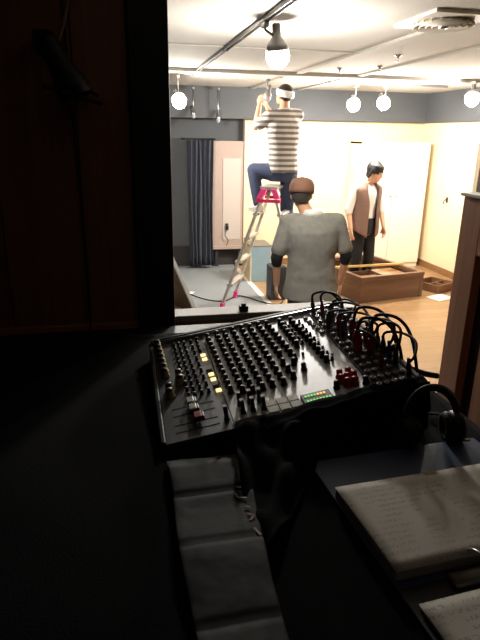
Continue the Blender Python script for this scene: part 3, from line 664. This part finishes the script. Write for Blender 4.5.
# ================================================================== PEOPLE
def remesh(m, name, mt, parent, vox, it=6):
    """union the overlapping solids of m into one continuous surface"""
    inv = wm(parent).inverted()
    me = bpy.data.meshes.new('t'); me.from_pydata([tuple(inv @ p) for p in m.v], [], m.f)
    bm = bmesh.new(); bm.from_mesh(me); bmesh.ops.recalc_face_normals(bm, faces=bm.faces); bm.to_mesh(me); bm.free()
    t = bpy.data.objects.new('t', me); COL.objects.link(t)
    r = t.modifiers.new('r', 'REMESH'); r.mode = 'VOXEL'; r.voxel_size = vox
    s = t.modifiers.new('s', 'SMOOTH'); s.factor = .5; s.iterations = it
    dg = bpy.context.evaluated_depsgraph_get(); out = bpy.data.meshes.new_from_object(t.evaluated_get(dg))
    bpy.data.objects.remove(t); bpy.data.meshes.remove(me); out.name = name
    out.materials.clear(); out.materials.append(mt)
    for p in out.polygons: p.use_smooth = True
    o = bpy.data.objects.new(name, out); COL.objects.link(o); o.parent = parent; WM[o] = wm(parent).copy()
    return o
UPV = V((0, 0, 1))
def hand(m, wrist, d, palm, curl=.5, side=1):
    """d: direction wrist->fingers, palm: palm normal, side: thumb direction sign"""
    wrist, d, palm = V(wrist), V(d).normalized(), V(palm).normalized()
    palm = (palm-d*palm.dot(d)).normalized(); lat = d.cross(palm)*side
    m.loft([(wrist-d*.02, lat*.024, palm*.019), (wrist+d*.02, lat*.03, palm*.017), (wrist+d*.06, lat*.04, palm*.015), (wrist+d*.09, lat*.04, palm*.012)], 14)
    for k, ln in enumerate((.064, .074, .069, .054)):
        b = wrist+d*.085+lat*(.03-.02*k); a1, a2 = curl*.7, curl*1.7
        d1 = d*math.cos(a1)+palm*math.sin(a1); d2 = d*math.cos(a2)+palm*math.sin(a2)
        p1 = b+d1*ln*.5; m.cap(b, p1, .0095, .009, 8); m.cap(p1, p1+d2*ln*.5, .009, .0075, 8)
    b = wrist+d*.03+lat*.03; p1 = b+(d*.7+lat*.6+palm*.2).normalized()*.038
    m.cap(b, p1, .0125, .0105, 8); m.cap(p1, p1+(d*.9+lat*.15+palm*.3).normalized()*.032, .0105, .0085, 8)
def head(m, c, f, s=1.0):
    c, f = V(c), V(f).normalized(); r = f.cross(UPV).normalized(); u = r.cross(f).normalized()
    m.ell(c+u*.02*s-f*.008, r*.077*s, f*.096*s, u*.100*s)
    m.loft([(c-u*.105*s+f*.045*s, r*.03*s, f*.028*s), (c-u*.075*s+f*.03*s, r*.052*s, f*.055*s), (c-u*.03*s+f*.016*s, r*.066*s, f*.075*s), (c+u*.02*s, r*.07*s, f*.085*s)], 18)
    m.loft([(c+u*.02*s+f*.085*s, r*.007*s, f*.01*s), (c-u*.01*s+f*.095*s, r*.011*s, f*.015*s), (c-u*.03*s+f*.093*s, r*.017*s, f*.016*s), (c-u*.038*s+f*.085*s, r*.014*s, f*.012*s)], 12)
    for k in (-1, 1): m.ell(c+r*.078*s*k-f*.008*s-u*.012*s, r*.010*s, f*.020*s, u*.032*s, 10, 7)
    return r, f, u
def person(J, name, label, base, skin=SKIN):
    """J: dict of world joints"""
    J = {k: (V(v) if not isinstance(v, (float, int)) else v) for k, v in J.items()}
    o = thing(name, base, label, 'person')
    L = (J['shR']-J['shL']).normalized(); Lh = (J['hipR']-J['hipL']).normalized()
    ch = (J['shL']+J['shR'])/2; hp_ = (J['hipL']+J['hipR'])/2
    sp = (ch-hp_).normalized(); Fc = sp.cross(L).normalized(); Fh = sp.cross(Lh).normalized()
    hw = (J['shR']-J['shL']).length/2
    G = dict(J=J, o=o, L=L, Lh=Lh, ch=ch, hp=hp_, sp=sp, Fc=Fc, Fh=Fh, hw=hw)
    m = M(); torso(m, G, 0); legs(m, G, 0)
    for s in 'LR':
        m.cap(J['sh'+s], J['el'+s], .05, .04); m.cap(J['el'+s], J['wr'+s], .041, .027)
        hand(m, J['wr'+s], J['hd'+s], J['pl'+s], J.get('curl', .5), 1 if s == 'L' else -1)
        m.cap(J['an'+s], J['an'+s]+V((0, 0, -.05)), .038, .036); m.cap(J['an'+s]-V((0,0,.055))-J['ft'+s]*.04, J['an'+s]-V((0,0,.06))+J['ft'+s]*.15, .034, .026)
    nb = ch+sp*.05; m.cap(nb-sp*.06, J['head']-UPV*.06-J['face']*.02, .062, .052)
    G['hr'], G['hf'], G['hu'] = head(m, J['head'], J['face'], J.get('hs', 1.0))
    remesh(m, 'body', skin, o, .0085, 4)
    return G
def torso(m, G, k, low=0.0, flare=0.0):
    J, L, Lh, ch, hp_, sp, Fc, Fh, hw = (G[x] for x in ('J', 'L', 'Lh', 'ch', 'hp', 'sp', 'Fc', 'Fh', 'hw'))
    g = J.get('girth', 1.0); ln = (ch-hp_).length
    def at(t): return hp_+(ch-hp_)*t
    def mixv(a, b, t): return (a*(1-t)+b*t).normalized()
    secs = []
    for t, w_, d in ((-.16-low, .150+flare, .110+flare), (0, .168, .118), (.2, .158, .115), (.42, .152, .110), (.65, .172, .122), (.85, .182, .12), (.97, hw*.93, .09), (1.07, hw*.62, .068), (1.14, .062, .055)):
        if low < 0 and t < 0: continue
        tt = max(0, min(1, t)); a = mixv(Lh, L, tt); b = mixv(Fh, Fc, tt)
        secs.append((at(t)-b*.012*(1-tt), a*(w_*g+k), b*(d*g+k)))
    m.loft(secs, 26, 2.3)
    for s in 'LR': m.cap(J['sh'+s], J['sh'+s].lerp(ch, .3), .052+k, .06+k)
def legs(m, G, k, cut=1.0, kb=None):
    J = G['J']; kb = k if kb is None else kb
    m.loft([(G['hp']-G['sp']*.10, G['Lh']*(.13+k), G['Fh']*(.105+k)), (G['hp'], G['Lh']*(.162+k), G['Fh']*(.115+k)), (G['hp']+G['sp']*.12, G['Lh']*(.15+k), G['Fh']*(.108+k))], 22)
    for s in 'LR':
        h, kn, an = J['hip'+s], J['kn'+s], J['an'+s]; off = (h-G['hp'])*.05
        m.cap(h-off, kn, .084+k, .058+k); m.cap(kn, kn.lerp(an, .45*cut), .058+k, .052+kb); m.cap(kn.lerp(an, .4*cut), kn.lerp(an, cut), .054+kb, .038+kb)
def sleeves(m, G, k, t=1.0, fore=0.0):
    J = G['J']
    for s in 'LR':
        a, b, c = J['sh'+s], J['el'+s], J['wr'+s]
        m.cap(a, a.lerp(b, t), .052+k, .045+k)
        if fore: m.cap(b, b.lerp(c, fore), .043+k, .038+k)
def shoes(G, mt, sole):
    J = G['J']
    for s in 'LR':
        a, f = J['an'+s]-V((0, 0, .062)), V(J['ft'+s]).normalized(); r = f.cross(UPV).normalized(); m = M()
        m.loft([(a-f*.075+UPV*.005, r*.03, UPV*.034), (a-f*.05+UPV*.015, r*.040, UPV*.048), (a+UPV*.015, r*.042, UPV*.05), (a+f*.06+UPV*.0, r*.047, UPV*.038), (a+f*.12-UPV*.006, r*.048, UPV*.031), (a+f*.17-UPV*.010, r*.034, UPV*.024)], 18, 2.5)
        m.cap(a+UPV*.02-f*.005, a+UPV*.07-f*.005, .046, .044)
        sh = remesh(m, 'shoe', mt, G['o'], .008, 3)
        M().loft([(a-f*.085-UPV*.036, r*.02, f*.003), ], 4) if False else None
        M().loft([(a+f*.045-UPV*.042, f*.135, r*.05), (a+f*.045-UPV*.026, f*.135, r*.05)], 20, 2.8).build('sole', sole, sh)
def face(G, brow=(30, 24, 22)):
    J = G['J']; c, r, f, u = J['head'], G['hr'], G['hf'], G['hu']; s = J.get('hs', 1)
    for k in (-1, 1):
        e = M().ell(c+r*.032*s*k+u*.012*s+f*.078*s, r*.014, f*.010, u*.009, 12, 7).build('eye', mat('eye_white', (225, 220, 212), .3), G['o'], smooth=True)
        M().ell(c+r*.032*s*k+u*.010*s+f*.0845*s, r*.007, f*.006, u*.0075, 10, 7).build('iris', mat('iris_dark', (26, 18, 14), .2), e, smooth=True)
        M().tube([c+r*(.016*k)*s+u*.03*s+f*.09*s, c+r*(.033*k)*s+u*.035*s+f*.086*s, c+r*(.05*k)*s+u*.031*s+f*.073*s], .004, 6).build('eyebrow', mat('hair_dark', brow, .7), G['o'], smooth=True)
    M().ell(c-u*.062*s+f*.083*s, r*.024, f*.010, u*.007, 12, 7).build('mouth', mat('lips', (176, 100, 90), .5), G['o'], smooth=True)

HAIRD = mat('hair_black', (30, 26, 26), .55, var=.2, vscale=60)
# ---- man in the vest standing inside the box
VX, VY = 3.22, 6.88
fv = V((.30, -.95, 0)).normalized(); rv = fv.cross(UPV)   # his right
def pv(r, f, z): return V((VX, VY, 0))+rv*r+fv*f+UPV*z
GV = person(dict(shR=pv(.19, 0, 1.37), shL=pv(-.19, .0, 1.37), hipR=pv(.09, 0, .86), hipL=pv(-.09, 0, .86), elR=pv(.26, -.03, 1.09), elL=pv(-.25, .03, 1.09),
    wrR=pv(.275, .06, .85), wrL=pv(-.225, .14, .86), hdR=V((0, 0, -1))+fv*.25, hdL=V((0, 0, -1))+fv*.3, plR=-rv, plL=rv,
    knR=pv(.10, .02, .46), knL=pv(-.10, .04, .46), anR=pv(.11, -.02, .085), anL=pv(-.11, .0, .085), ftR=fv, ftL=fv,
    head=pv(-.035, .09, 1.565), face=fv*.78-rv*.48-UPV*.30, curl=.45, girth=.93, hs=1.08), 'person', 'person in a brown vest and white shirt looking down inside the box', (VX, VY, 0))
WSH = mat('shirt_white', (236, 232, 224), .85); 
m = M(); torso(m, GV, .012, .05); sleeves(m, GV, .014, 1.0, .12); remesh(m, 'shirt', WSH, GV['o'], .011, 4)
m = M(); legs(m, GV, .017); remesh(m, 'trousers', mat('trousers_black', (30, 30, 34), .85, var=.08), GV['o'], .011, 4)
shoes(GV, BLACK, RUBBER)
def vest(u, v):
    # u round the back from the right front edge to the left front edge, v bottom to top
    gap = .34-.04*(1-v)+.30*max(0, v-.6); a = PI/2+gap+(2*PI-2*gap)*u
    edge = max(abs(u-.5)*2-.72, 0)/.28
    t = -.08-.18*edge+(1.24+.18*edge)*v
    hw = GV['hw']; tt = max(0, min(1, t))
    wid = .225-.02*math.sin(tt*PI); dep = .16
    if t > .7: wid += (hw+.045-wid)*min(1, (t-.7)/.2); dep -= .03*min(1, (t-.7)/.3)
    if t > 1.0: wid -= (t-1.0)/.16*(wid-.10); dep -= (t-1.0)/.16*.035
    c = GV['hp']+(GV['ch']-GV['hp'])*t
    return c+GV['L']*math.cos(a)*wid+GV['Fc']*math.sin(a)*dep+GV['Fc']*.006*math.sin(u*30)*(1-v)
VES = mat('vest_brown', (134, 104, 90), .85, var=.06, vscale=30)
M().grid(vest, 60, 26).build('vest', VES, GV['o'], smooth=True, solid=.012)
c, r, f, u = GV['J']['head'], GV['hr'], GV['hf'], GV['hu']
m = M(); m.ell(c+u*.048-f*.026, r*.104, f*.106, u*.102); m.ell(c-u*.025-f*.060, r*.082, f*.050, u*.075)
for k in range(11):
    a = math.radians(12+156*k/10); ca, sa = math.cos(a), math.sin(a)
    p = c+r*ca*.085+f*(sa*.070-.005)+u*.085
    m.cap(p, c+r*ca*.092+f*(sa*.092-.004)+u*(.045-.055*abs(ca)**2+.012*math.sin(k*2.3)), .026, .011, 8)
for k in (-1, 1): m.cap(c+r*k*.082-f*.02+u*.04, c+r*k*.086-f*.028-u*.045, .026, .018, 8)
remesh(m, 'hair', HAIRD, GV['o'], .008, 3); face(GV)
M().loft([(GV['ch']+GV['sp']*.055, GV['L']*.076, GV['Fc']*.07), (GV['ch']+GV['sp']*.085, GV['L']*.070, GV['Fc']*.066)], 20).build('collar', WSH, GV['o'], smooth=True)

# ---- man in the grey shirt seen from behind
GX, GY = 1.575, 4.32
fg = V((.22, .97, 0)).normalized(); rg = fg.cross(UPV)
def pg(r, f, z): return V((GX, GY, 0))+rg*r+fg*f+UPV*z
GG = person(dict(shR=pg(.19, 0, 1.335), shL=pg(-.21, 0, 1.32), hipR=pg(.095, 0, .84), hipL=pg(-.095, 0, .84), elR=pg(.285, -.02, 1.06), elL=pg(-.295, -.02, 1.03),
    wrR=pg(.27, .07, .80), wrL=pg(-.285, .06, .78), hdR=V((0, 0, -1))+fg*.2, hdL=V((0, 0, -1))+fg*.2, plR=-rg, plL=rg,
    knR=pg(.11, .02, .45), knL=pg(-.11, .02, .45), anR=pg(.12, 0, .085), anL=pg(-.12, 0, .085), ftR=fg, ftL=fg,
    head=pg(-.105, .06, 1.545), face=fg+rg*.12-UPV*.2, curl=.6, girth=1.16, hs=1.05), 'person', 'person in a grey shirt and brown cap seen from behind', (GX, GY, 0))
GSH = mat('shirt_grey', (136, 134, 126), .9, var=.08, vscale=24, bump=.15, bscale=14)
def folds(o, amp, sc):
    tx = bpy.data.textures.new('folds', 'CLOUDS'); tx.noise_scale = sc
    k = o.modifiers.new('folds', 'DISPLACE'); k.texture = tx; k.strength = amp; k.mid_level = .5
m = M(); torso(m, GG, .022, .16, .035); sleeves(m, GG, .024, .78); folds(remesh(m, 'shirt', GSH, GG['o'], .011, 5), .02, .12)
J = GG['J']; m = M()
for s in 'LR':
    m = M(); m.cap(J['sh'+s].lerp(J['el'+s], .6), J['el'+s], .056, .052); m.cap(J['el'+s], J['el'+s].lerp(J['wr'+s], .18), .052, .047)
    remesh(m, 'undersleeve', mat('undersleeve_black', (26, 26, 30), .9), GG['o'], .009, 3)
m = M(); legs(m, GG, .018); remesh(m, 'trousers', mat('trousers_dark', (52, 52, 60), .9), GG['o'], .012, 4)
shoes(GG, BLACK, RUBBER)
c, r, f, u = J['head'], GG['hr'], GG['hf'], GG['hu']
M().loft([(GG['ch']+GG['sp']*.055, GG['L']*.088, GG['Fc']*.082), (GG['ch']+GG['sp']*.075, GG['L']*.086, GG['Fc']*.082), (GG['ch']+GG['sp']*.105, GG['L']*.076, GG['Fc']*.074)], 22).build('collar', WHITE, GG['o'], smooth=True)
m = M(); m.ell(c+u*.01-f*.02, r*.088, f*.098, u*.085); m.loft([(c-u*.075-f*.05, r*.055, f*.04), (c-u*.04-f*.035, r*.078, f*.07), (c-f*.02, r*.088, f*.09)], 18); remesh(m, 'hair', mat('hair_grey', (62, 54, 50), .6, var=.2, vscale=50), GG['o'], .008, 3)
cp = M(); cp.loft([(c+u*.005-f*.012, r*.100, f*.116), (c+u*.03-f*.012, r*.104, f*.120), (c+u*.075-f*.012, r*.102, f*.115), (c+u*.11-f*.01, r*.084, f*.094), (c+u*.128-f*.008, r*.05, f*.056), (c+u*.133-f*.008, r*.012, f*.014)], 26)
CAPM = mat('cap_brown', (128, 92, 74), .9, var=.08, vscale=30)
cpo = cp.build('cap', CAPM, GG['o'], smooth=True)
M().loft([(c+u*.015+f*.15, r*.075, f*.07), (c+u*.03+f*.14, r*.078, f*.075)], 20).build('brim', CAPM, cpo, smooth=True)
M().ell(c+u*.135-f*.008, r*.012, f*.012, u*.006, 10, 5).build('button', CAPM, cpo, smooth=True)

# ---- man on the ladder in the striped shirt
fl = V((-.22, .975, 0)).normalized(); rl = fl.cross(UPV); LX0, LY0 = 1.86, 6.25
def pl(r, f, z): return V((LX0, LY0, 0))+rl*r+fl*f+UPV*z
stepq = lambda side, q: (rail_pts(side, -1)[0].lerp(rail_pts(side, -1)[1], q)+rail_pts(side, 1)[0].lerp(rail_pts(side, 1)[1], q))/2
sl, sr = stepq(-1, .8), stepq(1, .4)
GL = person(dict(shR=pl(.185, .02, 2.215), shL=pl(-.165, .02, 2.195), hipR=pl(.10, 0, 1.60), hipL=pl(-.085, .0, 1.60), elL=pl(-.26, .17, 2.09), elR=pl(.16, .30, 2.10),
    wrL=pl(-.17, .27, 2.33), wrR=pl(.0, .40, 2.30), hdL=V((.15, .25, 1)), hdR=V((-.35, .1, 1)), plL=rl+fl*.3, plR=-rl,
    knL=pl(-.26, .20, 1.62), knR=pl(.14, .10, 1.14), anL=sl+V((-.03, -.02, .11)), anR=sr+V((.05, -.05, .11)), ftL=V((-.3, .95, 0)).normalized(), ftR=V((.3, .95, 0)).normalized(),
    head=pl(.04, .09, 2.425), face=fl*.92-rl*.3+UPV*.22, curl=.9, girth=.95, hs=.96), 'person', 'person in a striped shirt and white headband on the stepladder', (LX0, LY0, 1.2))
STR = stripe_mat('shirt_striped', (122, 114, 108), (214, 206, 196), .058, .5)
m = M(); torso(m, GL, .022, -.01, .01); sleeves(m, GL, .022, .72); folds(remesh(m, 'shirt', STR, GL['o'], .011, 4), .012, .1)
m = M(); legs(m, GL, .02); remesh(m, 'trousers', mat('trousers_navy', (58, 66, 92), .9, var=.08, vscale=20), GL['o'], .011, 4)
shoes(GL, mat('shoe_white', (225, 220, 215), .6), mat('sole_pale', (200, 190, 180), .6))
c, r, f, u = GL['J']['head'], GL['hr'], GL['hf'], GL['hu']
m = M(); m.ell(c+u*.03-f*.014, r*.085, f*.098, u*.092); m.loft([(c-u*.05-f*.055, r*.05, f*.03), (c-u*.02-f*.04, r*.075, f*.06), (c+u*.02-f*.02, r*.084, f*.085)], 16); remesh(m, 'hair', HAIRD, GL['o'], .008, 3)
TOW = mat('towel_white', (240, 238, 232), .9, bump=.2, bscale=120)
m = M(); m.loft([(c-u*.012-f*.025, r*.088, f*.100), (c+u*.005-f*.02, r*.097, f*.110), (c+u*.045-f*.01, r*.097, f*.110), (c+u*.06-f*.008, r*.088, f*.100)], 26); hb2 = remesh(m, 'headband', TOW, GL['o'], .007, 2)
m = M(); m.ell(c-f*.118+u*.015, r*.022, f*.014, u*.018, 12, 7); m.build('knot', TOW, hb2, smooth=True)
